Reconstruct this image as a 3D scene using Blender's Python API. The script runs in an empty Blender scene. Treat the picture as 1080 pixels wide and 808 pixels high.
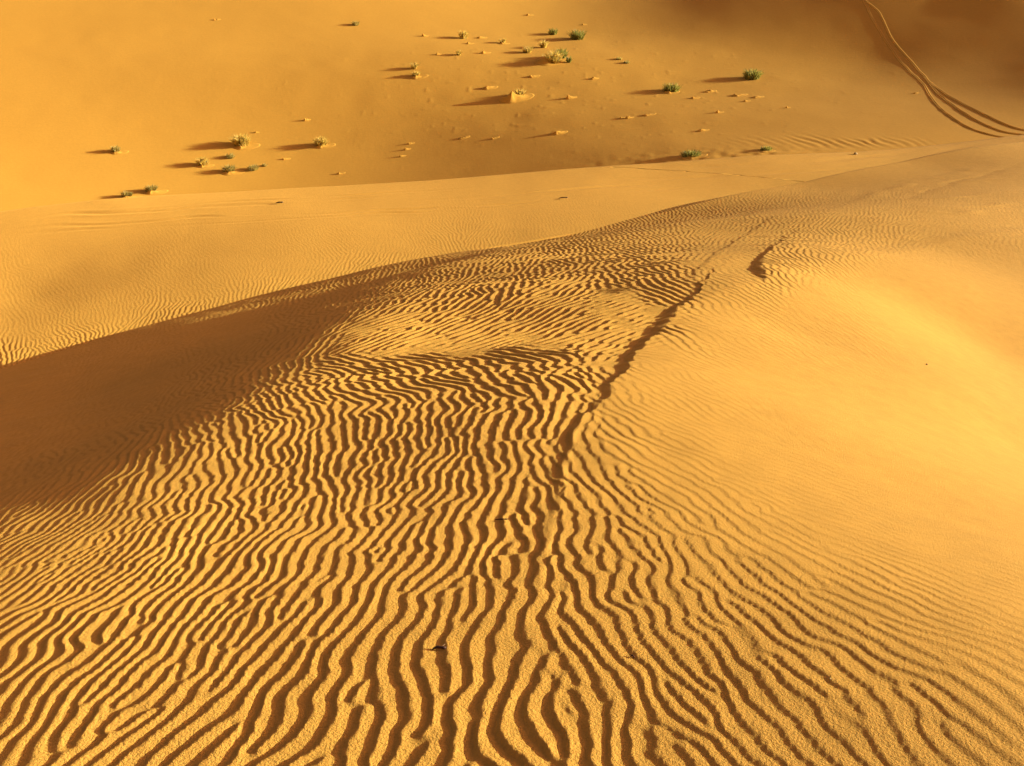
import bpy, math, time, random
import numpy as np
T00 = time.time()
rng = np.random.default_rng(7); random.seed(7)
Z0 = 8.0                                    # lifts the place so that the flat lies near z = 0
# ------------------------------------------------------------------ survey of the place (pinhole survey from the tripod point)
F = 1040.0; P = math.radians(28); CP, SP = math.cos(P), math.sin(P)
def ray(u, v):
    u = np.asarray(u, float); v = np.asarray(v, float)
    a = (u-540)/F; b = (v-404)/F
    return a, CP-b*SP, -(SP+b*CP)
def proj(x, y, z):
    d = np.maximum(y*CP-z*SP, .05); up = y*SP+z*CP
    return 540+F*x/d, 404-F*up/d, d
def W(u, v, t):
    a, b, c = ray(u, v); return [float(a*t), float(b*t), float(c*t)]
SUN_EL, SUN_AZ = math.radians(12.0), math.radians(6.0)        # azimuth from +X towards +Y
class Fit:
    """smooth (thin plate) surface through height and slope samples"""
    def __init__(s, zp, gp=(), lam=1e-4, sc=10.):
        zp = np.array(zp, float); gp = np.array(gp, float).reshape(-1, 5)
        s.sc = sc; s.c = np.vstack([zp[:, :2], gp[:, :2]])/sc
        K, _, _ = s.basis(zp[:, :2]/sc); w = zp[:, 3:4]
        rows = [K*w]; rhs = [zp[:, 2]*w[:, 0]]
        if len(gp):
            _, Kx, Ky = s.basis(gp[:, :2]/sc)
            for M, j in ((Kx*math.cos(SUN_AZ)+Ky*math.sin(SUN_AZ), 2), (Ky, 3)):   # slope along the sun's azimuth, slope along the view
                ok = ~np.isnan(gp[:, j]); rows.append(M[ok]/sc*gp[ok, 4:5]); rhs.append(gp[ok, j]*gp[ok, 4])
        n = len(s.c); R = np.zeros((n, n+3)); R[:, :n] = np.eye(n)*lam; rows.append(R); rhs.append(np.zeros(n))
        s.w = np.linalg.lstsq(np.vstack(rows), np.concatenate(rhs), rcond=None)[0]
    def basis(s, p):
        d = p[:, None, :]-s.c[None]; r2 = (d**2).sum(-1)+1e-4; L = np.log(r2)
        K = np.hstack([.5*r2*L, np.ones((len(p), 1)), p]); g = L+1
        o = np.ones((len(p), 1)); z = 0*o
        return K, np.hstack([g*d[..., 0], z, o, z]), np.hstack([g*d[..., 1], z, z, o])
    def __call__(s, x, y):
        p = np.stack([np.ravel(x), np.ravel(y)], -1)/s.sc; out = np.empty(len(p))
        for i in range(0, len(p), 8000):
            q = p[i:i+8000]; d2 = ((q[:, None, :]-s.c[None])**2).sum(-1)+1e-4
            out[i:i+8000] = (.5*d2*np.log(d2))@s.w[:-3]+s.w[-3]+q@s.w[-2:]
        return out.reshape(np.shape(x))
def cub(g, fi, fj):
    """Catmull-Rom lookup in a grid"""
    n, m = g.shape
    fi = np.clip(fi, 1, n-2.001); fj = np.clip(fj, 1, m-2.001)
    i = fi.astype(np.int32); j = fj.astype(np.int32); a = fi-i; b = fj-j
    def wt(t): return (.5*(-t+2*t*t-t**3), .5*(2-5*t*t+3*t**3), .5*(t+4*t*t-3*t**3), .5*(-t*t+t**3))
    wa, wb = wt(a), wt(b); out = 0
    for p in range(4):
        row = 0
        for q in range(4): row = row+wb[q]*g[i+p-1, j+q-1]
        out = out+wa[p]*row
    return out
class Grid:
    def __init__(s, f, x0, x1, y0, y1, st):
        s.x0, s.y0, s.st = x0, y0, st
        X, Y = np.meshgrid(np.arange(x0, x1+st, st), np.arange(y0, y1+st, st), indexing='ij')
        s.g = f(X, Y)
    def __call__(s, x, y):
        x = np.asarray(x, float); y = np.asarray(y, float); sh = x.shape; x = x.ravel(); y = y.ravel()
        out = np.empty(len(x))
        for i in range(0, len(x), 300000): out[i:i+300000] = cub(s.g, (x[i:i+300000]-s.x0)/s.st, (y[i:i+300000]-s.y0)/s.st)
        return out.reshape(sh)
def hit(f, u, v, t0=1.2, t1=90, n=900):
    a, b, c = [np.ravel(q)[:, None] for q in ray(u, v)]
    t = np.geomspace(t0, t1, n)[None]; d = f(a*t, b*t)-c*t
    k = np.argmax(d > 0, 1); ii = np.arange(len(a)); k0 = np.maximum(k-1, 0)
    d0, d1 = d[ii, k0], d[ii, k]; q = np.where(k > 0, d0/(d0-d1+1e-12), 0)
    T = t[0, k0]+(t[0, k]-t[0, k0])*q
    return a[:, 0]*T, b[:, 0]*T, c[:, 0]*T, T
def noise(x, y, sc, seed=0):
    x = x/sc; y = y/sc; r = np.random.default_rng(seed).random((256, 256)).astype(np.float32)*2-1
    i = np.floor(x).astype(np.int64); j = np.floor(y).astype(np.int64); a = x-i; b = y-j
    a = a*a*(3-2*a); b = b*b*(3-2*b)
    h = lambda p, q: r[(i+p) & 255, (j+q) & 255]
    return (h(0, 0)*(1-a)+h(1, 0)*a)*(1-b)+(h(0, 1)*(1-a)+h(1, 1)*a)*b
def sstep(a, b, x):
    t = np.clip((x-a)/(b-a), 0, 1); return t*t*(3-2*t)
def polyline(px, py, x, y):
    """distance, signed side (right of travel > 0) and position 0..n-1 along a polyline"""
    best = np.full(x.shape, 1e9); side = np.zeros(x.shape); pos = np.zeros(x.shape)
    for k in range(len(px)-1):
        ex, ey = px[k+1]-px[k], py[k+1]-py[k]; L2 = ex*ex+ey*ey
        tt = np.clip(((x-px[k])*ex+(y-py[k])*ey)/L2, 0, 1)
        qx, qy = x-px[k]-tt*ex, y-py[k]-tt*ey; d = np.hypot(qx, qy); m = d < best
        best = np.where(m, d, best); pos = np.where(m, k+tt, pos)
        side = np.where(m, np.sign(ex*-(y-py[k])+ey*(x-px[k])), side)
    return best, best*side, pos
def smoothline(P, n=6):
    P = np.array(P, float); Q = np.vstack([2*P[0]-P[1], P, 2*P[-1]-P[-2]]); out = []
    for k in range(1, len(Q)-2):
        for t in np.arange(n)/n:
            out.append(.5*((2*Q[k])+(-Q[k-1]+Q[k+1])*t+(2*Q[k-1]-5*Q[k]+4*Q[k+1]-Q[k+2])*t*t+(-Q[k-1]+3*Q[k]-3*Q[k+1]+Q[k+2])*t**3))
    out.append(P[-1]); return np.array(out)

# ------------------------------------------------------------------ the near dune (A), the sand flat (B), the far dune (C)
def flank(x):
    X = np.maximum(-1.2-x, 0)
    return .05*x-.22*np.where(X < 1.3, 1.3*((X/1.3)**3-.5*(X/1.3)**4), .65+(X-1.3))
fu = [-200, -60, 0, 120, 250, 380, 500, 600, 700, 840, 960, 1080, 1250]
fv = [450, 405, 388, 352, 318, 288, 262, 246, 226, 195, 170, 150, 120]
zB = []
for u, v in zip(fu, fv):
    a, b, c = ray(u, v); zB.append([float(a*-7.6/c), float(b*-7.6/c), -7.6, 1])
foot = [q[:3] for q in zB]
for k, dz in ((8, .08), (9, .3), (10, .4), (11, .4), (12, .4)): zB[k][2] -= dz
edge = [(-200, 240, -7.7), (0, 222, -7.75), (120, 213, -7.78), (250, 205, -7.8), (450, 191, -7.8), (640, 178, -7.85), (800, 168, -7.9), (900, 160, -7.95), (1080, 143, -8.1), (1250, 125, -8.3)]
edgew = []
for u, v, z in edge:
    a, b, c = ray(u, v); edgew.append([float(a*z/c), float(b*z/c), z]); zB.append(edgew[-1]+[1])
gB = []
for u, v, t, g in [(60, 350, 19, .09), (200, 290, 20, .08), (60, 260, 22, .055), (20, 310, 20.5, .09), (20, 232, 24, .05), (300, 240, 23, .02), (500, 230, 24, .0), (700, 195, 27, -.045), (900, 170, 30, -.07), (400, 210, 26, -.02)]:
    x, y, z = W(u, v, t); gB.append([x, y, g, np.nan, 6])
Bf = Fit(zB, gB, lam=.05)
zA = []
for y in (0., 1., 2.5, 4, 6, 9, 12, 15, 18, 22):
    for x in (-10, -8, -6, -4.5, -3.5, -2.6, -1.9, -1.3, -.6, 0.1):
        if y < 8 and x < -6: continue
        zA.append([x, y, -1.29-.3*y+float(flank(np.array(float(x)))), 1])
for u, v, t in [(1080, 808, 2.15), (800, 808, 2.1), (1000, 700, 2.6), (800, 700, 2.55), (700, 600, 3.3), (1080, 560, 4.2), (900, 560, 4.0), (1000, 420, 7.0), (850, 420, 6.5), (720, 420, 6.1), (1080, 330, 10.2), (900, 330, 9.6), (760, 330, 9.6), (725, 310, 11.4), (850, 287, 13), (1000, 255, 14.5), (1080, 240, 15.5), (850, 250, 17.5), (950, 225, 19.5), (1080, 200, 21.5), (840, 195, 26), (1000, 167, 31), (1080, 150, 35), (760, 250, 16.5), (700, 235, 19), (640, 250, 17.5)]: zA.append(W(u, v, t)+[.2])
zA += [q+[1.5] for q in foot[1:]]
for k in range(6, 13):                                     # and the lee continuing down beyond it
    ex, ey = foot[k][0]-foot[k-1][0], foot[k][1]-foot[k-1][1]; L = math.hypot(ex, ey); zA.append([foot[k][0]-ey/L*3, foot[k][1]+ex/L*3, -7.72, .5])
zA += [W(900, 182, 28)[:2]+[-7.6, 2.], W(1020, 160, 31.5)[:2]+[-7.6, 2.], W(960, 170, 31)[:2]+[-7.6, 2], W(1000, 183, 26.)+[.4], W(900, 200, 24.)+[.4], W(1080, 178, 25.5)+[.3]]
zA += [[*q, .4] for q in [(15, 8, -5.7), (25, 8, -7.5), (16, 16, -6.8), (26, 20, -8), (35, 10, -8), (35, 25, -9), (35, 44, -11), (12, 36, -10), (0, 30, -10), (-8, 27, -10.5), (0, 46, -14), (15, 46, -13), (-15, 20, -10.5), (-20, 10, -9.5), (-34, 0, -9), (-34, 20, -12), (-20, 35, -13), (-34, 46, -15), (12, 1, -3.3), (25, -2, -5), (36, -2, -6), (-10, 0, -3.5)]]
SA = [(650, 600, 3, .03), (900, 600, 3.4, -.12), (1000, 700, 2.6, -.05), (1080, 560, 4.2, -.3), (900, 480, 5, -.28), (1000, 420, 7, -.35), (1080, 420, 8.5, -.4), (850, 350, 9, -.22), (1000, 300, 11.5, -.245), (1040, 350, 10, -.31), (1080, 500, 5.5, -.42), (720, 400, 6.5, -.15), (780, 350, 8.5, -.17), (1080, 240, 15.5, -.13), (1000, 220, 20, -.05), (900, 220, 20, .01), (850, 205, 24, .05), (1000, 180, 26, .04), (930, 190, 26, .05), (700, 240, 18, .06),
 (600, 350, 8, .07), (640, 330, 9, .07), (680, 290, 11, .06), (640, 270, 13, .06), (600, 300, 10, .06), (720, 260, 15, .04), (780, 260, 15, 0.02), (650, 235, 19, .08), (560, 300, 11, .07), (540, 404, 6, .04), (480, 385, 6.5, .045), (480, 330, 9, .085), (380, 335, 10, .15), (430, 310, 12, .14), (480, 295, 14, .12),
 (40, 500, 5, .28), (100, 460, 6, .29), (200, 400, 8.5, .29), (0, 540, 4, .21), (130, 500, 5, .2), (235, 430, 6.5, .2), (320, 370, 9, .2), (80, 545, 4.2, .16), (180, 480, 5, .15), (300, 345, 11, .28), (400, 300, 14, .235), (460, 279, 17, .225), (510, 267, 19, .215), (100, 420, 9, .29), (150, 540, 4, .11), (330, 400, 7, .08),
 (100, 700, 2.7, .09), (300, 700, 2.7, .08), (500, 700, 2.7, .07), (400, 560, 3.6, .06), (540, 500, 4.4, .05), (720, 720, 2.6, .04), (250, 500, 4.5, .08)]
SAy = [(480, 345, 8.5, -.28), (580, 345, 8.5, -.28), (500, 420, 6, -.31), (580, 420, 6, -.31), (400, 360, 8, -.28)]
gA = []
for it in range(3):
    if it: x1, y1, _, t1 = hit(Af, [q[0] for q in SA+SAy], [q[1] for q in SA+SAy], n=500)
    gA = []
    for k, (u, v, t, g) in enumerate(SA+SAy):
        x, y, z = W(u, v, t)
        if it and t1[k] > 1.3: x, y = x1[k], y1[k]
        gA.append([x, y, g, np.nan, 14.] if k < len(SA) else [x, y, np.nan, g, 8.])
    Af = Fit(zA, gA, lam=.02)
zC = []
for u, v, t, w in [(-200, 244, 28, .2), (0, 223, 30, .2), (250, 206, 33, .2), (450, 192, 35, .2), (640, 178.5, 33, .6), (720, 172, 31.3, 1.5), (820, 166.5, 31., 1.5), (900, 160.5, 31.6, 1.5), (1000, 151.5, 32.8, 1.2), (1080, 142, 34, .6), (1300, 120, 39, .3), (0, 100, 38, .12), (250, 100, 41, .12), (450, 100, 43, .12), (640, 100, 43, .12), (800, 100, 40, .12), (0, 0, 50, .12), (250, 0, 52, .12), (450, 0, 54, .12), (640, 0, 54, .12), (850, 0, 51, .12), (1080, 0, 48, .12), (1080, 70, 41, .12), (-200, 100, 37, .12), (-200, 0, 47, .12)]: zC.append(W(u, v, t)+[w])
gC = []
TC = {0: [(0, .05), (270, .02), (480, -.1), (560, -.07), (640, .10), (700, .15), (760, .17), (900, .19), (1000, .18), (1080, .13), (1200, 0), (-200, .03)],
 30: [(0, .05), (300, .02), (500, -.07), (600, 0), (700, .15), (800, .15), (900, .165), (960, .18), (1020, .205), (1080, .215)],
 60: [(0, .045), (300, .02), (500, -.01), (650, -.02), (750, .03), (850, .06), (900, .09), (950, .14), (1000, .185), (1080, .225), (1200, .1)],
 100: [(0, .03), (300, .015), (450, .06), (540, .065), (700, .03), (900, .03), (1000, .06), (1050, .15), (1080, .2), (1200, .1), (-200, .01)],
 140: [(0, 0), (150, -.01), (300, .01), (370, .05), (450, .11), (500, .12), (600, .1), (700, .07), (800, .05), (900, .03), (1000, .02), (1080, .03)],
 180: [(0, 0), (100, -.01), (260, .01), (340, .06), (450, .12)]}
TV = sorted(TC); TU = np.linspace(-200, 1200, 21); TM = np.array([np.interp(TU, *zip(*sorted(TC[v]))) for v in TV])+.010; TM[:, 1:-1] = .25*TM[:, :-2]+.5*TM[:, 1:-1]+.25*TM[:, 2:]; TM = np.minimum(TM+.02*(TM > .12), .2+.3*np.maximum(TM-.2, 0))
for v in np.arange(0, 181, 20.):
    for k, u in enumerate(TU):
        if v > 140 and u > 560: continue
        gC.append((u, v, 33+(170-v)/170*18., float(np.interp(v, TV, TM[:, k]))))
SC = gC
for it in range(2):
    if it: x1, y1, _, t1 = hit(Cf, [q[0] for q in SC], [q[1] for q in SC], 28, 75, 400)
    gC = []
    for k, (u, v, t, g) in enumerate(SC):
        x, y, z = W(u, v, t)
        if it and 29 < t1[k] < 74: x, y = x1[k], y1[k]
        gC.append([x, y, g, np.nan, 25.]); gC.append([x+.01, y+.01, np.nan, .2 if v < 150 else .12, 1.2])
    Cf = Fit(zC, gC, lam=.3)
fpx = np.array([q[0] for q in foot]); fpy = np.array([q[1] for q in foot])
epx = np.array([q[0] for q in edgew]); epy = np.array([q[1] for q in edgew])
sfx = smoothline(np.c_[fpx, fpy], 4)
sex = smoothline(np.c_[epx, epy], 4)
def Bdrop(x, y, z):
    _, s, _ = polyline(sfx[:, 0], sfx[:, 1], x, y)         # dips away under the near dune
    z = z-np.maximum(s-.1, 0)*.6
    _, s, p = polyline(sex[:, 0], sex[:, 1], x, y)         # falls away behind its far lip
    e = np.maximum(-s, 0); k = np.interp(p/4, [0, 4, 5, 6, 9], [.42, .42, .4, .38, .34])
    return z-k*(np.sqrt(e*e+.09)-.3)
def Cfull(x, y):
    yc = np.minimum(y, 62); xc = np.clip(x, -36, 40)
    return Cf(xc, yc)+.1*(y-yc)
gA_ = Grid(Af, -34, 34, -2, 46, .3)
def Ab(x, y):
    x = np.asarray(x, float); y = np.asarray(y, float); _, s, p = polyline(sfx[:, 0], sfx[:, 1], x, y); e = np.maximum(-s, 0); k = np.interp(p/4, [0, 7, 9, 12], [0, 0, .45, .45])
    return gA_(x, y)-k*(np.sqrt(e*e+.02)-.1414)
B0 = Grid(Bf, -40, 46, 6, 62, .3)
def Bg(x, y):
    x = np.asarray(x, float); y = np.asarray(y, float); return Bdrop(x, y, B0(x, y))
Cg = Grid(Cfull, -60, 66, 20, 124, .6)
def zsurf(x, y):
    return np.maximum(np.maximum(Ab(x, y)-50*(y > 44), Bg(x, y)-50*((y < 7) | (y > 60))), Cg(x, y)-50*(y < 24))
def on(u, v, f=None, **k):
    x, y, z, t = hit(f or zsurf, [u], [v], **k); return float(x[0]), float(y[0]), float(z[0]), float(t[0])
print('fits', round(time.time()-T00, 1))

# ---- crest lines of the near dune, as world polylines
def wline(pts, f=Ab, n=5):
    P = np.array(pts, float); x, y, z, t = hit(f, P[:, 0], P[:, 1]); return smoothline(np.c_[x, y], n)
crest = wline([(572, 620), (586, 545), (600, 485), (626, 437), (658, 396), (688, 360), (713, 336), (731, 312)])
crest_h = np.interp(np.arange(len(crest))/(len(crest)-1)*7, [0, 1, 2, 3, 4, 5, 6, 7], [0, .003, .007, .012, .024, .036, .042, .02])
brow = wline([(727, 322), (790, 302), (850, 286), (930, 270), (1000, 256), (1080, 244), (1160, 236)])
brow_h = np.interp(np.arange(len(brow))/(len(brow)-1)*6, [0, 1, 2, 3, 4, 6], [0, .02, .03, .03, .02, .01])
step = wline([(803, 300), (806, 285), (812, 268), (826, 252), (850, 236)])
step_h = np.interp(np.arange(len(step))/(len(step)-1)*4, [0, .6, 1.5, 2.5, 4], [0, .045, .035, .012, 0])
foot2 = wline([(727, 306), (735, 290), (765, 262), (800, 240), (840, 222)])
foot2_h = np.interp(np.arange(len(foot2))/(len(foot2)-1)*4, [0, 1, 3, 4], [0, .007, .006, 0])
def ridge(line, hs, x, y, wl, wr, jag=0., seed=3):
    """one-sided ridge: long gentle right side, short steep left side"""
    out = np.zeros(x.shape); m = (x > line[:, 0].min()-wr*3) & (x < line[:, 0].max()+wr*3) & (y > line[:, 1].min()-wr*3) & (y < line[:, 1].max()+wr*3)
    xs, ys = x[m], y[m]
    if not len(xs): return out
    if jag: xs = xs+jag*noise(xs, ys, .28, seed)+jag*.5*noise(xs, ys, .12, seed+1)
    d, s, p = polyline(line[:, 0], line[:, 1], xs, ys); h = np.interp(p, np.arange(len(line)), hs)
    endfade = np.exp(-np.maximum(d-np.abs(s), 0))
    L = np.maximum(h/wl, .03)
    out[m] = h*np.where(s > 0, np.exp(-(s/wr)**1.3), sstep(0, 1, np.clip(1+s/L, 0, 1))*.35+np.clip(1+s/L, 0, 1)*.65)
    return out
streaks = [(wline(p, n=4), h, w) for p, h, w in [
    ([(1080, 166), (1000, 184), (930, 203), (860, 232)], .014, .2), ([(1080, 172), (1005, 193), (940, 213)], -.014, .16),
    ([(1080, 200), (1030, 206), (985, 209), (930, 211)], .014, .15), ([(1080, 214), (1040, 217), (1000, 219)], .014, .16),
    ([(1060, 221), (1010, 225), (960, 224)], .012, .16), ([(1040, 252), (980, 248), (930, 250)], .01, .2),
    ([(1080, 186), (1040, 190), (1000, 194)], .012, .15), ([(1010, 300), (1024, 308), (1032, 314)], .006, .07)]]
rope = wline([(566, 640), (578, 580), (588, 525), (600, 478), (615, 440)], n=5)
def A_extra(x, y):
    z = ridge(crest, crest_h, x, y, .38, 1.1, .045)+ridge(brow, brow_h, x, y, .05, 2.2, .04)+ridge(step, step_h, x, y, .3, 1.2, .05)+ridge(foot2, foot2_h, x, y, .1, 1.2, .04)
    for L, h, w in streaks:
        m = (x > L[:, 0].min()-1) & (x < L[:, 0].max()+1) & (y > L[:, 1].min()-1) & (y < L[:, 1].max()+1)
        d, s, p = polyline(L[:, 0], L[:, 1], x[m]+.1*noise(x[m], y[m], .5, 9), y[m]+.15*noise(x[m], y[m], .7, 10)); n = len(L)-1
        z[m] += h*np.exp(-(d/w)**2)*np.clip(p/n*4, 0, 1)*np.clip((1-p/n)*4, 0, 1)*(.7+.5*noise(x[m], y[m], .5, 31))
    m = (np.abs(x-.2) < .8) & (y > 2) & (y < 6)
    d, s, p = polyline(rope[:, 0], rope[:, 1], x[m]+.012*noise(x[m], y[m], .1, 5), y[m])
    z[m] += .003*np.exp(-(d/.018)**2)*np.clip(p/3, 0, 1)*np.clip((len(rope)-1-p)/3, 0, 1)
    return z
grooves = [(wline(p, Bg, n=4), h, w) for p, h, w in [
    ([(0, 241), (110, 236), (220, 229), (330, 226), (450, 220), (560, 213), (640, 206)], -.022, .07), ([(0, 246), (140, 240), (280, 233), (420, 225), (520, 218)], -.015, .06),
    ([(20, 230), (150, 222), (280, 216), (420, 207)], -.02, .08), ([(60, 226), (200, 217), (360, 206), (520, 197)], -.014, .07),
    ([(620, 191), (740, 187), (860, 180), (960, 171)], -.016, .1), ([(640, 204), (740, 197), (830, 191)], -.01, .09), ([(700, 178), (830, 172), (950, 163), (1060, 151)], -.018, .12),
    ([(430, 213), (560, 204), (700, 195)], -.02, .08), ([(820, 162), (880, 160), (960, 154), (1060, 146)], .015, .12)]]
def B_extra(x, y):
    z = np.zeros(x.shape)
    for L, h, w in grooves:
        m = (x > L[:, 0].min()-1) & (x < L[:, 0].max()+1) & (y > L[:, 1].min()-1) & (y < L[:, 1].max()+1)
        d, s, p = polyline(L[:, 0], L[:, 1], x[m], y[m]+.12*noise(x[m], y[m], 1.1, 19)); n = len(L)-1
        k = np.clip(p/n*4, 0, 1)*np.clip((1-p/n)*4, 0, 1)*(.55+.9*noise(x[m], y[m], 1.3, 21))
        z[m] += h*(np.exp(-(d/w)**2)-.5*np.exp(-((d-2*w)/w)**2))*k
    return z

# ------------------------------------------------------------------ wind ripples: an oriented pattern grown in a conformal domain
PW = .75; LAMW = .050; CELL = LAMW/8.; RMAX = 27.5; RMIN = .75
def to_w(x, y):
    w = (y+1j*x)**PW; return w.real, w.imag
angA = np.array([  # image u, v, crest direction in degrees
 (30,570,35),(100,540,40),(150,480,65),(200,450,75),(240,420,70),(250,500,80),(200,560,50),(250,570,50),(60,480,40),(100,440,45),
 (290,390,60),(330,410,-35),(310,420,-30),(380,400,-15),(450,400,-20),(520,400,-20),(400,440,75),(470,440,75),(520,440,70),(300,460,60),(300,530,50),(360,520,65),(430,520,65),(500,520,80),(340,570,50),(440,570,55),(520,570,-70),
 (560,400,-45),(600,400,-50),(570,430,-60),(560,460,-50),(600,450,70),(560,500,80),(550,560,85),(640,430,-30),(700,420,-25),(780,430,-25),(620,480,-60),(660,490,-35),(720,510,-32),(790,480,-20),(620,540,-55),(680,560,-40),(780,560,-35),(600,560,-65),
 (850,430,-28),(900,500,-20),(850,540,-20),(1000,550,-18),(830,575,-25),(1060,520,-20),
 (30,640,35),(100,640,40),(200,630,45),(60,700,50),(130,700,50),(230,690,42),(30,790,50),(150,790,40),(240,780,42),
 (300,650,50),(360,640,60),(440,630,65),(500,640,75),(330,700,50),(400,700,55),(450,720,75),(510,720,70),(320,790,50),(420,790,60),(490,780,65),(530,770,-78),
 (560,680,75),(600,640,-60),(590,720,75),(620,740,-80),(560,790,-65),(640,690,-40),(690,640,-60),(680,700,-45),(740,700,-40),(690,770,-65),(760,770,-38),(790,650,-40),(740,640,-45),
 (850,630,-35),(930,630,-25),(1030,640,-20),(850,700,-40),(900,690,-34),(1000,690,-20),(860,760,-42),(940,740,-34),(1000,770,-40),(1060,760,-38),(1060,700,-28),
 (300,370,55),(330,340,60),(360,330,65),(400,310,65),(430,290,70),(470,280,78),(500,270,75),(530,260,70),(480,310,45),(450,340,22),(450,357,18),(520,350,20),(580,345,20),(620,358,20),(450,395,-18),(560,385,-16),(390,350,20),
 (530,300,60),(565,275,75),(555,287,80),(590,282,-65),(640,277,-40),(665,282,-30),(627,250,-70),(677,240,-50),(715,250,-55),(752,250,30),(690,300,-20),(590,307,30),(565,317,24),(640,325,14),(670,335,14),
 (835,210,70),(847,220,60),(885,192,-40),(860,265,-45),(915,237,60),(960,220,40),(840,285,-45),(1000,200,-30),(1050,230,-45),(780,290,-25),(780,210,-60),(720,215,-60),(900,330,-30),(1000,320,-35),(760,340,-30)], float)
angB = np.array([(100,380,65),(10,380,65),(200,330,62),(300,310,60),(400,280,62),(520,255,65),(60,300,-50),(150,260,-50),(250,240,-50),(350,240,-50),(200,290,-52),(450,230,-50),(60,345,-60),(560,235,-60),(680,210,-50),(800,185,-50),(950,160,-50)], float)
lamA = np.array([(540,780,0.84),(300,780,0.8),(100,780,0.684),(100,700,0.612),(400,700,0.76),(540,690,0.8),(250,620,0.558),(450,600,0.594),(100,560,0.464),(250,520,0.56),(430,520,0.592),(550,520,0.64),(300,440,0.528),(450,440,0.56),(550,440,0.656),(590,410,0.68),(200,440,0.52),(100,480,0.56),(640,440,0.62),(720,440,0.58),(850,460,0.58),(950,520,0.58),(760,540,0.62),(650,560,0.65),(640,620,0.65),(900,650,0.738),(1040,640,0.585),(900,740,0.742),(1040,760,0.806),(760,740,0.648),(700,680,0.526),(1060,590,0.56),(450,345,0.9),(520,348,0.9),(580,345,0.9),(450,372,0.9),(520,372,0.9),(590,372,0.9),(560,320,0.9),(640,328,0.9),(480,322,0.9),(390,345,0.9),(330,350,0.68),(300,380,0.66),(380,312,0.66),(450,284,0.64),(530,270,0.62),(620,265,0.65),(660,285,0.8),(690,245,0.65),(780,225,0.65),(590,297,0.8),(500,298,0.75),(850,250,0.6),(950,200,0.6),(780,290,0.7),(690,330,0.9)], float)
ampA = np.array([(540,780,1),(100,700,1),(200,600,1),(300,450,1),(450,450,1.),(560,420,1.25),(600,405,1.2),(540,560,1),(590,640,.85),(650,720,.65),(750,760,.6),
 (640,470,.5),(650,420,.25),(700,430,.25),(640,540,.55),(700,560,.45),(720,500,.3),(800,470,.12),(760,640,.5),(680,640,.6),(850,540,.22),(900,430,.07),(1000,400,.05),(1000,560,.05),(1060,640,.3),(950,620,.38),(900,680,.42),(980,720,.45),(1060,740,.5),(850,720,.48),(1060,500,.03),(950,500,.04),(850,440,.06),(1060,560,.06),(950,300,.07),(850,320,.1),(760,345,.12),(700,390,.15),(1060,300,.06),(800,400,.1),
 (100,450,.22),(50,500,.3),(20,420,.08),(150,400,.1),(250,350,.12),(80,540,.55),(20,570,.6),(150,470,.6),(230,410,.65),(300,365,.65),(350,320,.6),(60,520,.4),(190,430,.45),(420,285,.5),(490,265,.45),
 (380,330,.9),(450,300,1.),(600,350,1.5),(540,345,1.5),(480,345,1.5),(430,350,1.4),(500,322,1.4),(450,322,1.3),(570,320,1.4),(640,330,1.4),(500,378,1.1),(580,378,1.1),(420,380,1.1),(520,280,1.),(600,270,1),(660,280,.9),(650,250,.6),(750,235,.38),(800,215,.38),(700,230,.45),(690,310,1.1),(690,335,1.2),(770,280,.18),(760,300,.35),(840,275,.7),(880,255,.5),(820,295,.7),(930,230,.4),(900,200,.3),(1000,190,.25),(1060,170,.2),(1000,230,.22),(1060,240,.25)], float)
ampB = np.array([(q[0], q[1], q[2]*(.6 if q[1]-(388-.252*q[0]) > -32 else .32)) for q in [(100,365,.8),(0,378,.85),(200,335,.8),(300,306,.75),(400,280,.7),(500,255,.5),(100,325,.42),(200,300,.4),(300,280,.38),(20,340,.45),(100,280,.26),(250,260,.22),(400,255,.28),(100,230,.1),(250,220,.08),(400,210,.06),(550,215,.08),(560,235,.25),(640,215,.2),(750,190,.1),(900,165,.05),(700,175,.03)]], float)
def idw(tab, u, v, ang=False, pw=1.9, vs=1.35):
    d2 = (u[:, None]-tab[None, :, 0])**2+(vs*(v[:, None]-tab[None, :, 1]))**2+100.
    w = d2**(-pw)
    if ang:
        w = w*w
        a = np.radians(2*tab[:, 2]); return .5*np.arctan2(w@np.sin(a), w@np.cos(a))
    return (w@tab[:, 2])/w.sum(1)
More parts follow.
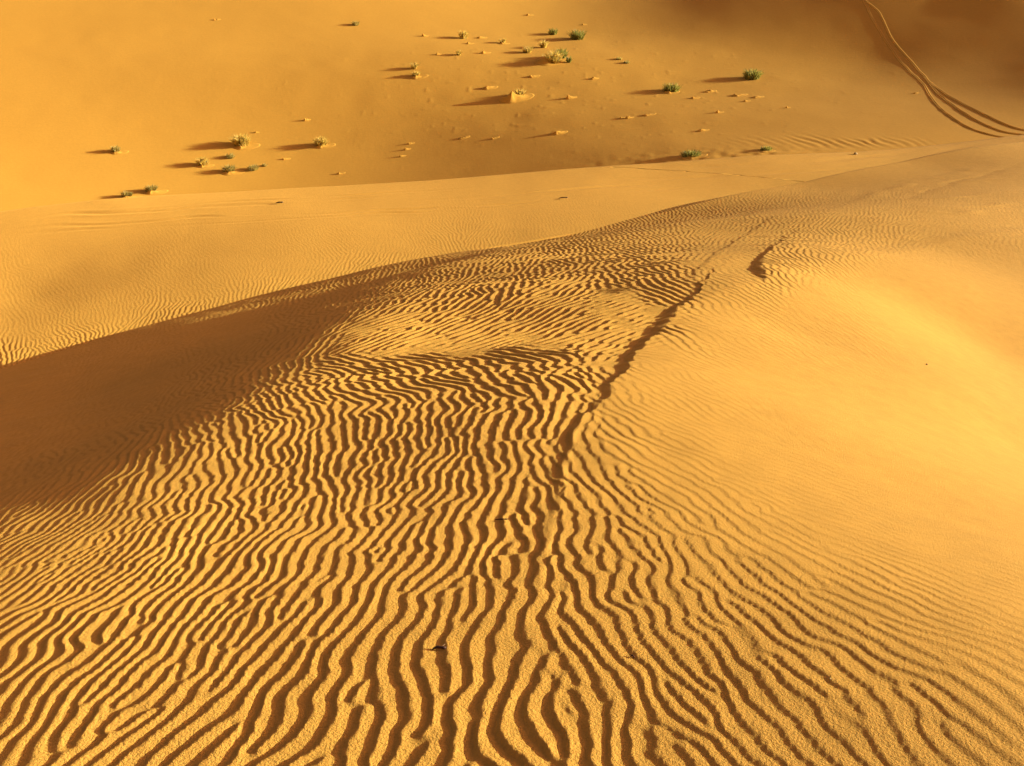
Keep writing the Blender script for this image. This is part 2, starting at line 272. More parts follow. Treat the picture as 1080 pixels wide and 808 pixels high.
def grow():
    TS, HP = 48, 24
    w0 = RMIN**PW*math.cos(math.radians(48*PW)); w1 = RMAX**PW; hw = RMAX**PW*math.sin(math.radians(40*PW))
    n0 = int((w1-w0)/CELL/HP+3)*HP; n1 = int(2*hw/CELL/HP+3)*HP
    I, J = np.meshgrid(np.arange(0, n0-TS+1, HP), np.arange(0, n1-TS+1, HP), indexing='ij'); I = I.ravel(); J = J.ravel()
    cw = (w0+(I+TS/2)*CELL)+1j*(-hw+(J+TS/2)*CELL); cz = np.abs(cw)**(1/PW)*np.exp(1j*np.angle(cw)/PW)
    x, y = cz.imag, cz.real; r = np.hypot(x, y); az = np.degrees(np.arctan2(x, y))
    ok = (r > RMIN) & (r < RMAX) & (np.abs(az) < 42-9*sstep(3, 8, r)); I, J, x, y, cw = I[ok], J[ok], x[ok], y[ok], cw[ok]
    za, zb = Ab(x, y), Bg(x, y); za = np.where(y > 44, -99, za); zb = np.where(y < 7, -99, zb); isB = zb > za; S = np.where(isB, zb, za)
    f = lambda xx, yy: np.where(isB, Bg(xx, yy), Ab(xx, yy))
    u, v, d = proj(x, y, S); e = .05
    ux, vx, _ = proj(x+e, y, f(x+e, y)); uy, vy, _ = proj(x, y+e, f(x, y+e))
    a = np.where(isB, idw(angB, u, v, True), idw(angA, u, v, True))
    eu, ev = np.cos(a), -np.sin(a)
    a11, a12, a21, a22 = (ux-u)/e, (uy-u)/e, (vx-v)/e, (vy-v)/e; det = a11*a22-a12*a21
    dx = (a22*eu-a12*ev)/det; dy = (-a21*eu+a11*ev)/det
    nx, ny = -dy, dx; s = np.where(nx > 0, -1., 1.); nx, ny = nx*s, ny*s; L = np.hypot(nx, ny); nx, ny = nx/L, ny/L
    kc = (ny+1j*nx)*np.exp(1j*(PW-1)/PW*np.angle(cw))            # lee direction in the domain
    lm = np.where(isB, .6, idw(lamA, u, v))*(1+.13*noise(cw.real, cw.imag, CELL*40, 95)); kc = kc*np.exp(1j*math.radians(11)*noise(cw.real, cw.imag, CELL*45, 96))
    k0 = (1/8.)/lm; th = np.angle(kc)
    fr = np.fft.fftfreq(TS); FX, FY = np.meshgrid(fr, fr, indexing='ij'); R = np.hypot(FX, FY); TH = np.arctan2(FY, FX)
    win1 = np.sin(np.pi*(np.arange(TS)+.5)/TS); win = np.outer(win1, win1).astype(np.float32)
    H = np.empty((len(I), TS, TS), np.float32)
    for b in range(0, len(I), 256):
        q = slice(b, b+256)
        dth = np.angle(np.exp(1j*(TH[None]-th[q, None, None])))
        H[q] = np.exp(-.5*((R[None]-k0[q, None, None])/(.24*k0[q, None, None]))**2-.5*(dth/math.radians(24))**2)
    fld = rng.standard_normal((n0, n1)).astype(np.float32); ii = np.arange(TS); NIT = 6; LEE = .28
    for it in range(NIT):
        out = np.zeros((n0, n1), np.float32); med = None
        for b in range(0, len(I), 256):
            q = slice(b, b+256)
            blk = fld[I[q, None, None]+ii[None, :, None], J[q, None, None]+ii[None, None, :]]*win
            g = np.fft.ifft2(np.fft.fft2(blk)*H[q])
            if it < NIT-1: g = g.real*win
            else:
                am = np.abs(g)/(win+.02)
                if med is None: med = np.median(am)
                s_ = (np.angle(g)/(2*np.pi)) % 1.0
                h = np.where(s_ < LEE, .5+.5*np.cos(np.pi*s_/LEE), (.09-.09*np.cos(np.pi*(s_-LEE)/(1-LEE))+.82*(s_-LEE)/(1-LEE)))-.5
                g = h*sstep(.06, .4, am/med)*win*win
            for t in range(len(g)):
                i, j = I[b+t], J[b+t]; out[i:i+TS, j:j+TS] += g[t]
        if it < NIT-1:
            sd = out[out != 0].std(); fld = np.tanh(out/sd*1.6)
    return out, w0, hw
RIP, RW0, RHW = grow()
print('ripples', RIP.shape, round(time.time()-T00, 1))
def ripple(x, y):
    """profile 0..1 of the ripples at world points, and the fade by pattern strength"""
    a, b = to_w(x, y); fi = (a-RW0)/CELL; fj = (b+RHW)/CELL
    ok = (fi > 1) & (fi < RIP.shape[0]-2) & (fj > 1) & (fj < RIP.shape[1]-2)
    wf, wj = 1.5*noise(fi, fj, 11., 41)+.5*noise(fi, fj, 4., 43)+.2*noise(fi, fj, 1.3, 45), 1.5*noise(fi, fj, 11., 42)+.5*noise(fi, fj, 4., 44)+.2*noise(fi, fj, 1.3, 46)
    r = np.hypot(x, y); lam = LAMW/PW*r**(1-PW); h = np.zeros(x.shape, np.float32)
    h[ok] = cub(RIP, (fi+wf)[ok], (fj+wj)[ok])
    return h, lam
# ------------------------------------------------------------------ meshes
COL = bpy.context.scene.collection
def mesh_np(name, V, Q, mat, smooth=True):
    me = bpy.data.meshes.new(name); me.vertices.add(len(V)); me.vertices.foreach_set('co', np.ascontiguousarray(V, np.float32).ravel())
    me.loops.add(Q.size); me.loops.foreach_set('vertex_index', np.ascontiguousarray(Q, np.int32).ravel())
    me.polygons.add(len(Q)); me.polygons.foreach_set('loop_start', np.arange(0, Q.size, Q.shape[1], dtype=np.int32))
    me.polygons.foreach_set('use_smooth', np.full(len(Q), smooth)); me.update(calc_edges=True); me.materials.append(mat)
    o = bpy.data.objects.new(name, me); COL.objects.link(o); return o
def polar(rs, az):
    R, T = np.meshgrid(rs, az, indexing='ij'); return R*np.sin(T), R*np.cos(T)
def quads(n, m, keep=None):
    i = np.arange(n-1)[:, None]*m+np.arange(m-1)[None]; Q = np.stack([i, i+1, i+m+1, i+m], -1).reshape(-1, 4)
    return Q if keep is None else Q[keep[Q].any(1)]
def compact(V, Q):
    used = np.zeros(len(V), bool); used[Q.ravel()] = True; idx = np.cumsum(used)-1
    return V[used], idx[Q]
def azimuths(dense, da, wide):
    d = math.radians(dense); c = np.arange(-d, d+da, da); s = []; a, st = d+da, da
    while a < math.radians(wide): st *= 1.06; a += st; s.append(a)
    return np.concatenate([-np.array(s[::-1]), c, np.array(s)])
def radii(r0, r1, f):
    o = [r0]
    while o[-1] < r1: o.append(o[-1]+f(o[-1]))
    return np.array(o)
def upsample(fn, X, Y, k=8):
    """evaluate a smooth field on every k-th row and column, bilinear between"""
    n, m = X.shape; ri = np.unique(np.r_[np.arange(0, n, k), n-1]); ci = np.unique(np.r_[np.arange(0, m, k), m-1])
    g = fn(X[np.ix_(ri, ci)].ravel(), Y[np.ix_(ri, ci)].ravel()).reshape(len(ri), len(ci))
    a = np.interp(np.arange(n), ri, np.arange(len(ri))); b = np.interp(np.arange(m), ci, np.arange(len(ci)))
    i = np.minimum(a.astype(int), len(ri)-2); j = np.minimum(b.astype(int), len(ci)-2); p = (a-i)[:, None]; q = (b-j)[None]
    return (g[np.ix_(i, j)]*(1-p)+g[np.ix_(i+1, j)]*p)*(1-q)+(g[np.ix_(i, j+1)]*(1-p)+g[np.ix_(i+1, j+1)]*p)*q

# ---- sand materials
def sand_mat(name, col, grain, sz, var=.06):
    m = bpy.data.materials.new(name); m.use_nodes = True; nt = m.node_tree; N = nt.nodes; L = nt.links
    bs = N['Principled BSDF']; bs.inputs['Roughness'].default_value = .95; bs.inputs['Diffuse Roughness'].default_value = .6; bs.inputs['Specular IOR Level'].default_value = .078
    tc = N.new('ShaderNodeTexCoord')
    def nz(scale, detail, rough=.6):
        t = N.new('ShaderNodeTexNoise'); t.inputs['Scale'].default_value = scale; t.inputs['Detail'].default_value = detail; t.inputs['Roughness'].default_value = rough
        L.new(tc.outputs['Object'], t.inputs['Vector']); return t
    g = nz(sz, 3, .7); big = nz(.7, 4); mid = nz(9., 3)
    bq = N.new('ShaderNodeMath'); bq.operation = 'MULTIPLY_ADD'; L.new(big.outputs['Fac'], bq.inputs[0]); bq.inputs[1].default_value = .35; bq.inputs[2].default_value = .33
    ad = N.new('ShaderNodeMath'); ad.operation = 'ADD'; L.new(bq.outputs[0], ad.inputs[0]); L.new(mid.outputs['Fac'], ad.inputs[1])
    ad2 = N.new('ShaderNodeMath'); ad2.operation = 'MULTIPLY_ADD'; L.new(g.outputs['Fac'], ad2.inputs[0]); ad2.inputs[1].default_value = 1.6; L.new(ad.outputs[0], ad2.inputs[2])
    mr = N.new('ShaderNodeMapRange'); mr.inputs['From Min'].default_value = 1.2; mr.inputs['From Max'].default_value = 2.4; L.new(ad2.outputs[0], mr.inputs['Value'])
    mx = N.new('ShaderNodeMix'); mx.data_type = 'RGBA'; L.new(mr.outputs['Result'], mx.inputs['Factor'])
    mx.inputs[6].default_value = (*[c*(1-var*2.2) for c in col], 1); mx.inputs[7].default_value = (*[c*(1+var*2.2) for c in col], 1)
    L.new(mx.outputs[2], bs.inputs['Base Color'])
    bp = N.new('ShaderNodeBump'); bp.inputs['Strength'].default_value = 1.; bp.inputs['Distance'].default_value = grain
    L.new(g.outputs['Fac'], bp.inputs['Height']); L.new(bp.outputs['Normal'], bs.inputs['Normal'])
    return m
SAND = (.52, .298, .047)
M_near = sand_mat('near_sand', SAND, .004, 130., .08)
M_flat = sand_mat('flat_sand', (.52, .295, .046), .006, 40.)
M_far = sand_mat('far_sand', (.52, .29, .038), .004, 9., .02)

def structure(o): o['kind'] = 'structure'; return o
# near dune
rs = np.concatenate([np.arange(.4, 1.15, .05), radii(1.15, 31, lambda r: .0068*(r/2)**.5), radii(31.2, 44, lambda r: .2)])
az = azimuths(30, .00078, 62)
X, Y = polar(rs, az)
zb = Ab(X, Y)
amp = upsample(lambda x, y: idw(ampA, *proj(x, y, Ab(x, y))[:2]), X, Y)
rip, lam = ripple(X, Y); lamv = upsample(lambda x, y: idw(lamA, *proj(x, y, Ab(x, y))[:2]), X, Y)
r = np.hypot(X, Y); azd = np.degrees(np.abs(np.arctan2(X, Y)))
fade = (1-sstep(36, 41, azd))*sstep(.8, 1.1, r)
fade *= 1-sstep(24, 27, r)
ZA = zb+A_extra(X, Y)+.003*noise(X, Y, .22, 50)*(1-.5*sstep(.8, 2.5, X))+.010*noise(X, Y, .9, 51)*sstep(2, 5, r)*(1-.75*sstep(.8, 2.5, X))
ZA += rip*lam*lamv*.13*np.clip(amp, 0, 2.1)*fade*(1+.18*noise(X, Y, .3, 52))
Vd = np.stack([X, Y, ZA+Z0], -1).reshape(-1, 3)
keep = ((zb > Bg(X, Y)-.5) | (Y < 8)).ravel()
V2, Q2 = compact(Vd, quads(*X.shape, keep))
structure(mesh_np('near_dune', V2, Q2, M_near)); print('near', len(V2), round(time.time()-T00, 1))
gridA = (rs, az, ZA)
# sand flat
rs = np.concatenate([radii(12, 24, lambda r: .018), radii(24.03, 28, lambda r: .03), radii(28, 58, lambda r: .06*(r/28)**2)])
az = azimuths(31, .0009, 58)
X, Y = polar(rs, az); zb = Bg(X, Y)
amp = upsample(lambda x, y: idw(ampB, *proj(x, y, Bg(x, y))[:2]), X, Y)
rip, lam = ripple(X, Y); r = np.hypot(X, Y)
ZB = zb+B_extra(X, Y)+.004*noise(X, Y, .7, 60)+.008*noise(X, Y, 2.2, 61)
ZB += rip*lam*.1*np.clip(amp, 0, 1.2)*(1-sstep(24, 27, r))*(1-sstep(33, 38, np.degrees(np.abs(np.arctan2(X, Y)))))
keep = ((zb > Ab(X, Y)-.5) | (Y > 43)).ravel() & (zb > Cg(X, Y)-.6).ravel()
V2, Q2 = compact(np.stack([X, Y, ZB+Z0], -1).reshape(-1, 3), quads(*X.shape, keep))
structure(mesh_np('sand_flat', V2, Q2, M_flat)); print('flat', len(V2), round(time.time()-T00, 1))
# far dune
def C_extra(x, y):
    u, v, d = proj(x, y, Cg(x, y))
    reg = np.exp(-((u-590)/330)**2-((v-95)/70)**2)                  # lumpy ground round the tufts
    z = .02*noise(x, y, 3.5, 70)+.003*noise(x, y, .8, 71)+reg*(.012*noise(x, y, 1.1, 72)+.03*np.maximum(noise(x, y, .22, 73)-.6, 0))
    pr = np.exp(-((u-880)/80)**2-((v-150)/6)**2); z += pr*.014*np.sin((x*.8+y*.35)*2*np.pi/.3+1.8*noise(x, y, .6, 77))*(.6+.8*noise(x, y, .9, 78))
    pr = np.exp(-((u-760)/110)**2-((v-160-(880-u)*.05)/8)**2); z += pr*.018*noise(x, y, .25, 74)
    return z
rs = np.concatenate([radii(26, 56, lambda r: .085), radii(56.6, 118, lambda r: .8)])
az = azimuths(30, .0013, 58)
X, Y = polar(rs, az); ZC = Cg(X, Y)+C_extra(X, Y)
keep = ((Cg(X, Y) > Bg(X, Y)-.8) | (Y > 58)).ravel()
V2, Q2 = compact(np.stack([X, Y, ZC+Z0], -1).reshape(-1, 3), quads(*X.shape, keep))
structure(mesh_np('far_dune', V2, Q2, M_far)); print('far', len(V2), round(time.time()-T00, 1))
def Cz(x, y): return Cg(x, y)+C_extra(np.asarray(x, float), np.asarray(y, float))

# ------------------------------------------------------------------ vehicle tracks up the far dune
def track():
    lines = [[(902, -14), (919, 18), (931, 39), (946, 60), (962, 78), (974, 90), (989, 112), (1014, 131), (1043, 142), (1075, 147), (1110, 150)],
             [(906, -14), (912, 0), (927, 14), (939, 39), (956, 60), (974, 80), (986, 96), (1003, 110), (1027, 126), (1055, 138), (1085, 143), (1115, 146)],
             [(974, 82), (1006, 105), (1036, 120), (1065, 133), (1092, 139), (1120, 143)]]
    V = []; Q = []
    prof = [(a*.2, b*.2) for a, b in [(-.36, -.09), (-.27, .0), (-.17, .1), (-.11, .06), (-.06, .008), (.06, .008), (.11, .06), (.17, .1), (.27, .0), (.36, -.09)]]
    for li, Lp in enumerate(lines):
        P_ = np.array(Lp, float); x, y, z, t = hit(Cg, P_[:, 0], P_[:, 1], 28, 75); C = smoothline(np.c_[x, y], 14)
        T = np.gradient(C, axis=0); T /= np.linalg.norm(T, axis=1)[:, None]; Nn = np.c_[T[:, 1], -T[:, 0]]; b0 = len(V)
        for k in range(len(C)):
            wob = .02*noise(C[k:k+1, 0], C[k:k+1, 1], .6, 80+li)[0]
            end = min(1, k/8) if li == 2 else 1
            low = .2+.6*float(sstep(70, 135, proj(C[k, 0], C[k, 1], float(Cg(C[k:k+1, 0], C[k:k+1, 1])[0]))[1]))
            for o_, h in prof:
                p = C[k]+Nn[k]*(o_+wob); hh = h*(1+.3*noise(p[:1], p[1:2], .35, 85)[0])*end*low if h > 0 else h*low
                V.append((p[0], p[1], float(Cz(p[0:1], p[1:2])[0])+hh+.006*(1 if h >= 0 else 0)+Z0+.003*li))
        m = len(prof)
        for k in range(len(C)-1):
            for j in range(m-1): Q.append((b0+k*m+j, b0+(k+1)*m+j, b0+(k+1)*m+j+1, b0+k*m+j+1))
    structure(mesh_np('tyre_tracks', np.array(V), np.array(Q), M_far))
track()

# ------------------------------------------------------------------ things: grass tufts, sand mounds, twigs, pebbles
def leaf_mat(name, c1, c2):
    m = bpy.data.materials.new(name); m.use_nodes = True; nt = m.node_tree; N = nt.nodes; L = nt.links; bs = N['Principled BSDF']
    tc = N.new('ShaderNodeTexCoord'); t = N.new('ShaderNodeTexNoise'); t.inputs['Scale'].default_value = 14.; L.new(tc.outputs['Object'], t.inputs['Vector'])
    cr = N.new('ShaderNodeValToRGB'); cr.color_ramp.elements[0].position = .35; cr.color_ramp.elements[1].position = .65
    cr.color_ramp.elements[0].color = (*c1, 1); cr.color_ramp.elements[1].color = (*c2, 1)
    L.new(t.outputs['Fac'], cr.inputs['Fac']); L.new(cr.outputs['Color'], bs.inputs['Base Color']); bs.inputs['Roughness'].default_value = .7
    tr = N.new('ShaderNodeBsdfTranslucent'); mxs = N.new('ShaderNodeMixShader'); mxs.inputs[0].default_value = .5; L.new(cr.outputs['Color'], tr.inputs['Color'])
    L.new(bs.outputs[0], mxs.inputs[1]); L.new(tr.outputs[0], mxs.inputs[2]); L.new(mxs.outputs[0], N['Material Output'].inputs['Surface'])
    return m
M_straw = leaf_mat('straw_blades', (.38, .27, .04), (.66, .49, .09))
M_pale = leaf_mat('pale_green_blades', (.22, .18, .03), (.46, .36, .08))
M_green = leaf_mat('green_blades', (.13, .13, .014), (.32, .29, .05))
M_stem = leaf_mat('dry_stems', (.12, .07, .03), (.30, .2, .08))
M_wood = leaf_mat('dark_twig', (.05, .022, .01), (.12, .05, .025))
M_bone = leaf_mat('pale_twig', (.35, .22, .1), (.5, .36, .18))
def put(name, V, Q, mat, loc=(0, 0, 0), parent=None, smooth=False):
    me = bpy.data.meshes.new(name); me.from_pydata([tuple(v) for v in V], [], [tuple(q) for q in Q]); me.materials.append(mat)
    if smooth: me.polygons.foreach_set('use_smooth', [True]*len(me.polygons))
    o = bpy.data.objects.new(name, me); COL.objects.link(o); o.location = loc
    if parent: o.parent = parent
    return o
def tag(o, label, cat, group=None):
    o['label'] = label; o['category'] = cat
    if group: o['group'] = group
    return o
def blades(n, rx, ry, h, lean, wd, R, zf):
    V = []; Q = []
    for _ in range(n):
        a = R.uniform(0, 2*math.pi); q = math.sqrt(R.random()); bx, by = rx*q*math.cos(a), ry*q*math.sin(a)
        hh = h*R.uniform(.5, 1.05)*(1-.35*q*q); ta = a+R.gauss(0, .7); ln = lean*hh*(R.uniform(.2, 1.)*(.3+q))
        fa = R.uniform(0, math.pi); w = wd*R.uniform(.7, 1.3); fx, fy = math.cos(fa)*w, math.sin(fa)*w; b0 = len(V); z0 = zf(bx, by)-.03
        for k, (s, ww) in enumerate(((0, .8), (.4, 1.), (.75, .7), (1, .12))):
            px = bx+math.cos(ta)*ln*s**1.7; py = by+math.sin(ta)*ln*s**1.7; pz = z0+hh*(s-.12*lean*s*s)
            V.append((px-fx*ww, py-fy*ww, pz)); V.append((px+fx*ww, py+fy*ww, pz))
        for k in range(3): Q.append((b0+2*k, b0+2*k+1, b0+2*k+3, b0+2*k+2))
    return V, Q
def tuft(u, v, wp, hp, kind, label, n=None, lift=0., group='grass tufts on the far dune'):
    x, y, z, t = on(u, v, Cg, t0=28, t1=70); R = random.Random(int(u*31+v))
    px = t/F; h = hp*px*1.05; w = wp*px*.5; z = float(Cz(np.array([x]), np.array([y]))[0])+lift*px
    e = .2; sx = float(Cg(x+e, y)-Cg(x-e, y))/(2*e); sy = float(Cg(x, y+e)-Cg(x, y-e))/(2*e)
    zf = lambda a, b: sx*a+sy*b
    main, dry = {'straw': (M_straw, M_pale), 'pale': (M_pale, M_straw), 'green': (M_green, M_pale)}[kind]
    root = bpy.data.objects.new('grass_tuft', None); COL.objects.link(root); root.location = (x, y, z+Z0); root.empty_display_size = .2
    tag(root, label, 'grass tuft', group)
    n = n or int(60+wp*hp*1.1)
    V, Q = blades(n, w*.75, w*.6, h, .75, .011+.0004*hp, R, zf); put('blades', V, Q, main, parent=root)
    V, Q = blades(max(8, n//4), w*.6, w*.5, h*.85, .55, .009, R, zf); put('dry_stems', V, Q, dry if kind != 'straw' else M_stem, parent=root)
    return root
tufts = [
 (122,160,10,8,'pale',"sparse pale tuft alone on the smooth sand, leftmost on the far dune"),
 (214,174,13,10,'straw',"dense cream tuft between the lone leftmost tuft and the biggest cream clump"),
 (243,166,11,6,'pale',"low dark tuft just under the biggest cream clump"),
 (255,153,18,14,'straw',"biggest cream clump of dry grass at the top of its group"),
 (242,181,14,9,'pale',"wide grey green tuft at the bottom of the group round the cream clump"),
 (267,179,13,7,'pale',"flat dull tuft with a dark shadow beside the wide grey green tuft"),
 (279,175,6,4,'pale',"tiny tuft on the right end of the group round the cream clump"),
 (160,202,13,9,'pale',"wispy tuft with upright thin stems close to the edge of the flat"),
 (134,208,12,8,'pale',"pale grey tuft half hidden behind the lip of the flat"),
 (339,153,14,11,'straw',"rounded cream tuft standing alone right of the cream clump group"),
 (437,72,7,8,'straw',"upper of two thin cream tufts standing close together"),
 (439,80,8,7,'straw',"lower of two thin cream tufts standing close together"),
 (489,40,8,10,'straw',"upright pale tuft with a long thin shadow on the upper slope"),
 (484,58,5,7,'straw',"few pale stalks standing with a thin shadow below the upright pale tuft"),
 (530,45,5,7,'straw',"few faint upright stalks on a tiny hump high on the slope"),
 (556,55,10,8,'straw',"pale tuft at the left end of the large central clump"),
 (573,50,6,10,'straw',"thin tall pale stalks behind the large central clump"),
 (584,66,17,14,'straw',"yellow tuft on a mound at the front of the large central clump"),
 (592,61,12,12,'green',"green tuft in the middle of the large central clump"),
 (600,66,5,8,'green',"small narrow green tuft at the right end of the central clump"),
 (583,36,10,8,'green',"small green tuft left of the larger spiky green one near the top"),
 (609,41,17,12,'green',"spiky green tuft, highest of the green ones on the slope"),
 (548,101,12,9,'straw',"yellow tuft growing out of the largest sand mound"),
 (708,96,20,10,'green',"dark green tuft leaning left beside a scatter of small mounds"),
 (793,83,20,12,'green',"bushy bright green tuft standing alone with a thin flat shadow"),
 (729,165,25,8,'green',"wide low green tuft at the foot of the far dune"),
 (808,159,14,6,'green',"small low green tuft on the ridge right of the wide low one"),
 (375,26,8,6,'pale',"small dark tuft alone high on the smooth slope"),
 (653,63,7,4,'pale',"upper of two stubby dark tufts with flat shadows"),
 (661,67,7,4,'pale',"lower of two stubby dark tufts with flat shadows"),
]
for a in tufts: tuft(*a[:6])

def mound(u, v, wp, hp, label, tail=1.6, group='small sand mounds on the far dune'):
    """a wind-built hump: steep on the side away from the sun, a low tail up the slope towards it"""
    x, y, z, t = on(u, v, Cg, t0=28, t1=70); px = t/F; w = wp*px*.5; h = hp*px*.7; n, m = 14, 28; V = []; sd = int(u*7+v)
    e = .2; ax = float(Cg(x+e, y)-Cg(x-e, y))/(2*e)
    for i in range(n+1):
        q = i/n
        for k in range(m):
            a = 2*math.pi*k/m; ca, sa = math.cos(a), math.sin(a)
            rad = w*(1+(tail-.6)*max(ca, 0)**2)*q*.95
            V.append((rad*ca, rad*sa*.7+max(ca, 0)*rad*.35, q))
    V = np.array(V); X_, Y_ = V[:, 0], V[:, 1]; q = V[:, 2]
    lump = 1+.6*noise(X_+sd, Y_, w*.7, 90)+.4*noise(X_, Y_+sd, w*.3, 91)
    crestx = np.where(X_ < 0, (1-q**1.6)**1.3, (1-q)**1.6)*.95
    zz = Cz(x+X_, y+Y_)-z+h*np.clip(crestx*lump, 0, 1.4)*(1-q**6)*(1-.45*np.clip(X_/(w*1.2), 0, 1))+np.where(q > .97, -.06, .004)
    Q = []
    for i in range(n):
        for k in range(m): a = i*m+k; b = i*m+(k+1) % m; Q.append((a, a+m, b+m, b))
    o = put('sand_mound', np.c_[X_, Y_, zz], Q, M_far, (x, y, z+Z0), smooth=True)
    return tag(o, label, 'sand mound', group)
mounds = [
 (540,105,32,9,"largest sand mound, with a steep dark face and a yellow tuft on it",1.3),
 (578,66,34,5,"long low mound of sand under the central clump of tufts",1.0),
 (587,141,14,5,"bare mound with a bright sunny face, lowest of the middle slope"),
 (447,38,6,3,"tiny hump left of the upright pale tuft's long shadow"),
 (506,40,9,3,"low hump just right of the upright pale tuft"),
 (494,46,7,2,"flat hump just below the upright pale tuft"),
 (461,58,6,3,"small hump at the left end of a row of thin shadows"),
 (510,56,9,3,"pointed hump right of the pale stalks"),
 (530,46,9,2.5,"hump carrying a few faint upright stalks"),
 (514,93,13,3.5,"ragged double hump up and left of the largest mound"),
 (561,81,10,3.5,"hump with a short shadow just below the central clump"),
 (600,104,10,4,"hump with a sharp tip just right of the largest mound"),
 (625,84,8,4,"small pointed hump between the largest mound and the dark green tuft"),
 (747,97,11,4,"humped crumbling mound just right of the dark green tuft"),
 (731,104,9,3,"low hump below and right of the dark green tuft"),
 (777,101,14,3.5,"widest hump in the scatter below the bushy bright green tuft"),
 (797,103,11,3,"hump at the right end of the scatter below the bushy green tuft"),
 (786,107,7,2,"little flat hump under the scatter of humps"),
 (682,122,12,3,"low wide hump below the dark green tuft's shadow"),
 (662,125,8,3,"right one of a small pair of humps beside the low wide hump",),
 (655,125,5,2,"left one of a small pair of humps beside the low wide hump"),
 (757,119,8,2.5,"single hump under the scatter, far below the bushy green tuft"),
 (739,138,11,3,"hump with a long thin shadow above the wide low green tuft"),
 (358,183,7,3,"bright little hump near the edge of the flat"),
 (322,127,6,3,"tiny bright hump above the rounded cream tuft"),
 (227,21,6,2,"lone tiny hump on the empty upper left slope"),
 (432,152,6,2.5,"uppermost hump in a slanting row of three"),
 (428,158,6,2.5,"middle hump in a slanting row of three"),
 (423,165,6,2.5,"lowest hump in a slanting row of three"),
 (557,16,7,2.5,"highest hump, near the dark shaded top of the slope"),
 (615,26,5,2,"tiny hump just above the highest spiky green tuft"),
 (300,168,7,2,"flat streak of a hump beside the group round the cream clump"),
 (270,140,4,2,"speck of a hump up the slope from the biggest cream clump"),
 (520,146,8,2,"faint hump left of the bare sunlit mound"),
 (487,146,10,2,"faint wide hump lowest and left on the middle slope"),
 (830,114,5,2,"speck of a hump on the right of the slope below the tyre tracks"),
 (965,99,5,2,"speck of a hump just left of the tyre tracks"),
]
for a in mounds: mound(*a)
# sand swept up against the front tufts of the left group
for a in [(160,204,20,4,"sand hump with a bright tail under the wispy tuft",2.2),(134,210,18,4,"sand hump with a bright tail behind the lip of the flat",2.2),(255,156,20,3,"sand swept round the biggest cream clump",2.6),(339,155,17,3,"sand swept round the rounded cream tuft",2.4),(214,176,14,2.5,"sand swept round the dense cream tuft",2.2),(242,183,22,3,"sand hump under the wide grey green tuft",2.),(122,162,12,2.5,"sand swept round the lone leftmost tuft",3.),(439,82,16,3,"sand swept round the lower thin cream tuft",2.2),(729,167,30,3,"low hump under the wide low green tuft",1.6),(808,161,18,2.5,"low hump under the small low green tuft",1.5),(706,98,18,3,"sand hump under the dark green tuft",1.7)]:
    mound(a[0], a[1], a[2]*.8, a[3]*.75, a[4], tail=a[5]*.85, group='sand swept round the tufts')

def zA_at(x, y):
    rs_, az_, Z_ = gridA; i = np.searchsorted(rs_, math.hypot(x, y))-1; j = np.searchsorted(az_, math.atan2(x, y))-1; return float(Z_[i, j])
def tube(pts, rad, n=7):
    V = []; Q = []
    for k, p in enumerate(pts):
        for j in range(n):
            a = 2*math.pi*j/n; V.append((p[0], p[1]+rad[k]*math.cos(a), p[2]+rad[k]*math.sin(a)))
    for k in range(len(pts)-1):
        for j in range(n): a = k*n+j; b = k*n+(j+1) % n; Q.append((a, b, b+n, a+n))
    V.append(pts[0]); V.append(pts[-1]); c0, c1 = len(V)-2, len(V)-1; e = (len(pts)-1)*n
    tri = [(c0, (j+1) % n, j) for j in range(n)]+[(c1, e+j, e+(j+1) % n) for j in range(n)]
    return V, Q+tri
def twig(u, v, lp, rp, ang, mat, label, f=Ab, near=True, bend=.12, name='twig', cat='twig', t0=1.2):
    x, y, z, t = on(u, v, f, t0=t0); px = t/F; L = lp*px; r_ = rp*px*.5
    z = zA_at(x, y) if near else z+.01
    pts = [(L*(s-.5), bend*L*math.sin(s*5), r_*.9+.12*L*s) for s in np.linspace(0, 1, 7)]
    V, Q = tube(pts, [r_*q for q in (.35, .8, 1., 1.1, .9, 1.2, .5)])
    o = put(name, V, Q, mat, (x, y, z+Z0), smooth=True); o.rotation_euler = (0, 0, math.radians(ang)); return tag(o, label, cat)
tw = twig(463, 685, 15, 3, 12, M_wood, "dark red brown twig lying across a ripple in the foreground")
V, Q = tube([(0, 0, 0), (.008, .002, .004), (.016, .006, .007)], [.0012, .0012, .0005]); put('side_shoot', V, Q, M_bone, (.002, 0, .004), tw, True)
twig(667, 692, 6, 1.6, -35, M_wood, "tiny dark splinter on the rippled sand right of the foreground twig")
twig(529, 548, 14, 1.3, -3, M_wood, "thin hair-like stalk on the ripples beside the start of the crest", bend=.03)
twig(295, 215, 8, 1.5, 8, M_stem, "dark stick lying on the far part of the sand flat", f=Bg, near=False, t0=18)
twig(594, 210, 10, 1.2, 5, M_stem, "thin dark stick on the sand flat near the crest line", f=Bg, near=False, t0=18)
def pebble(u, v, wp, mat, label, f, near, t0=1.2):
    x, y, z, t = on(u, v, f, t0=t0); r_ = wp*t/F*.5; z = zA_at(x, y) if near else z
    V = []; Q = []; n, m = 7, 10
    for i in range(n+1):
        th = math.pi*i/n
        for k in range(m):
            a = 2*math.pi*k/m; q = r_*(1+.18*math.sin(3*a+i)+.1*math.sin(5*a+2*i)); V.append((q*1.2*math.sin(th)*math.cos(a), q*math.sin(th)*math.sin(a), q*.75*math.cos(th)))
    for i in range(n):
        for k in range(m): Q.append((i*m+k, (i+1)*m+k, (i+1)*m+(k+1) % m, i*m+(k+1) % m))
    return tag(put('pebble', V, Q, mat, (x, y, z+Z0+r_*.4), smooth=True), label, 'pebble')
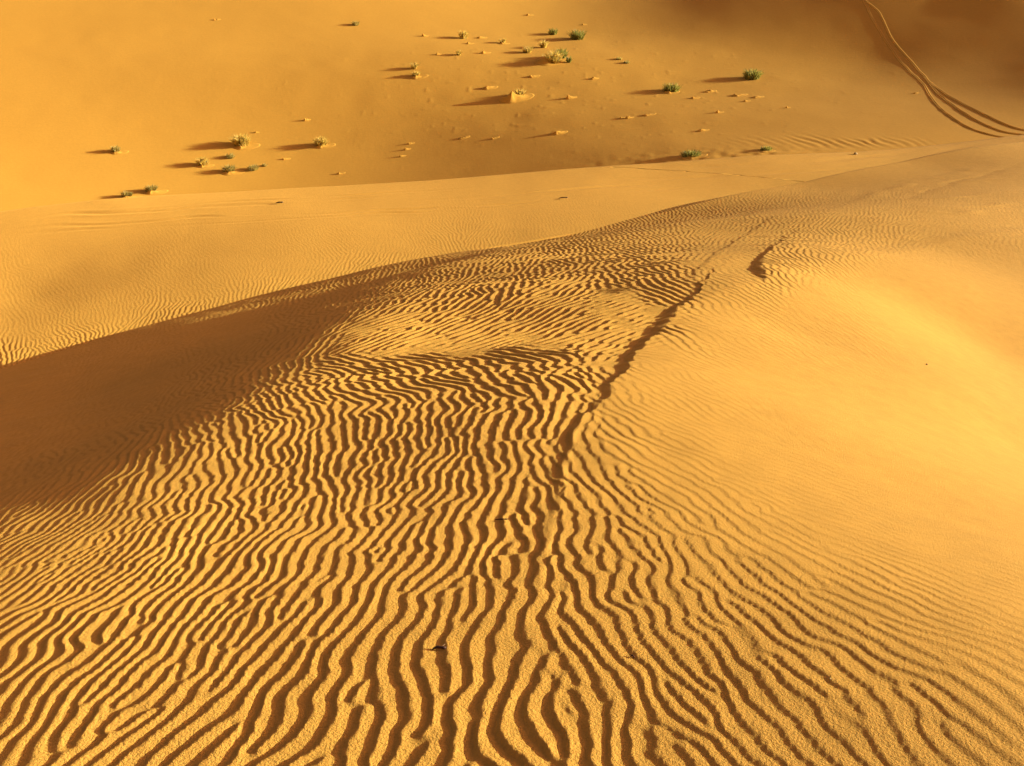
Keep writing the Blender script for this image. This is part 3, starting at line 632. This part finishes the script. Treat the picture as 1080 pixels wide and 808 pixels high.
M_white = leaf_mat('white_stone', (.4, .28, .09), (.5, .36, .13))
pebble(902, 163, 3.5, M_white, "white pebble on the flat near the foot of the far dune", Bg, False, 20)
pebble(977, 386, 1.7, M_stem, "single dark speck of stone on the smooth bright sand", Ab, True)

# ------------------------------------------------------------------ light, air, camera
sv = (math.cos(SUN_EL)*math.cos(SUN_AZ), math.cos(SUN_EL)*math.sin(SUN_AZ), math.sin(SUN_EL))
sl = bpy.data.lights.new('sun', 'SUN'); sl.energy = 5.0; sl.angle = math.radians(.53); sl.color = (1., .97, .84)
so = bpy.data.objects.new('sun', sl); COL.objects.link(so)
from mathutils import Vector
so.rotation_euler = Vector(sv).to_track_quat('Z', 'Y').to_euler()
w = bpy.data.worlds.new('World'); bpy.context.scene.world = w; w.use_nodes = True; nt = w.node_tree
bg = nt.nodes['Background']; sky = nt.nodes.new('ShaderNodeTexSky'); sky.sky_type = 'NISHITA'; sky.sun_disc = False
sky.sun_elevation = SUN_EL; sky.sun_rotation = math.pi/2-SUN_AZ; sky.dust_density = 6.; sky.air_density = .8; sky.ozone_density = .5
tint = nt.nodes.new('ShaderNodeMix'); tint.data_type = 'RGBA'; tint.blend_type = 'MULTIPLY'; tint.inputs['Factor'].default_value = 1.
tint.inputs[7].default_value = (1., .57, .58, 1)            # dust-laden evening air
nt.links.new(sky.outputs['Color'], tint.inputs[6]); nt.links.new(tint.outputs[2], bg.inputs['Color']); bg.inputs['Strength'].default_value = .078
cam = bpy.data.cameras.new('camera'); co = bpy.data.objects.new('camera', cam); COL.objects.link(co)
cam.sensor_fit = 'HORIZONTAL'; cam.sensor_width = 36; cam.lens = 36*F/1080; cam.clip_end = 500; cam.clip_start = .05
co.location = (0, 0, Z0); co.rotation_euler = (math.pi/2-P, 0, 0)
sc = bpy.context.scene; sc.camera = co
sc.view_settings.view_transform = 'Standard'; sc.view_settings.look = 'None'; sc.view_settings.exposure = 1.59; sc.view_settings.gamma = 1
print('built', round(time.time()-T00, 1))
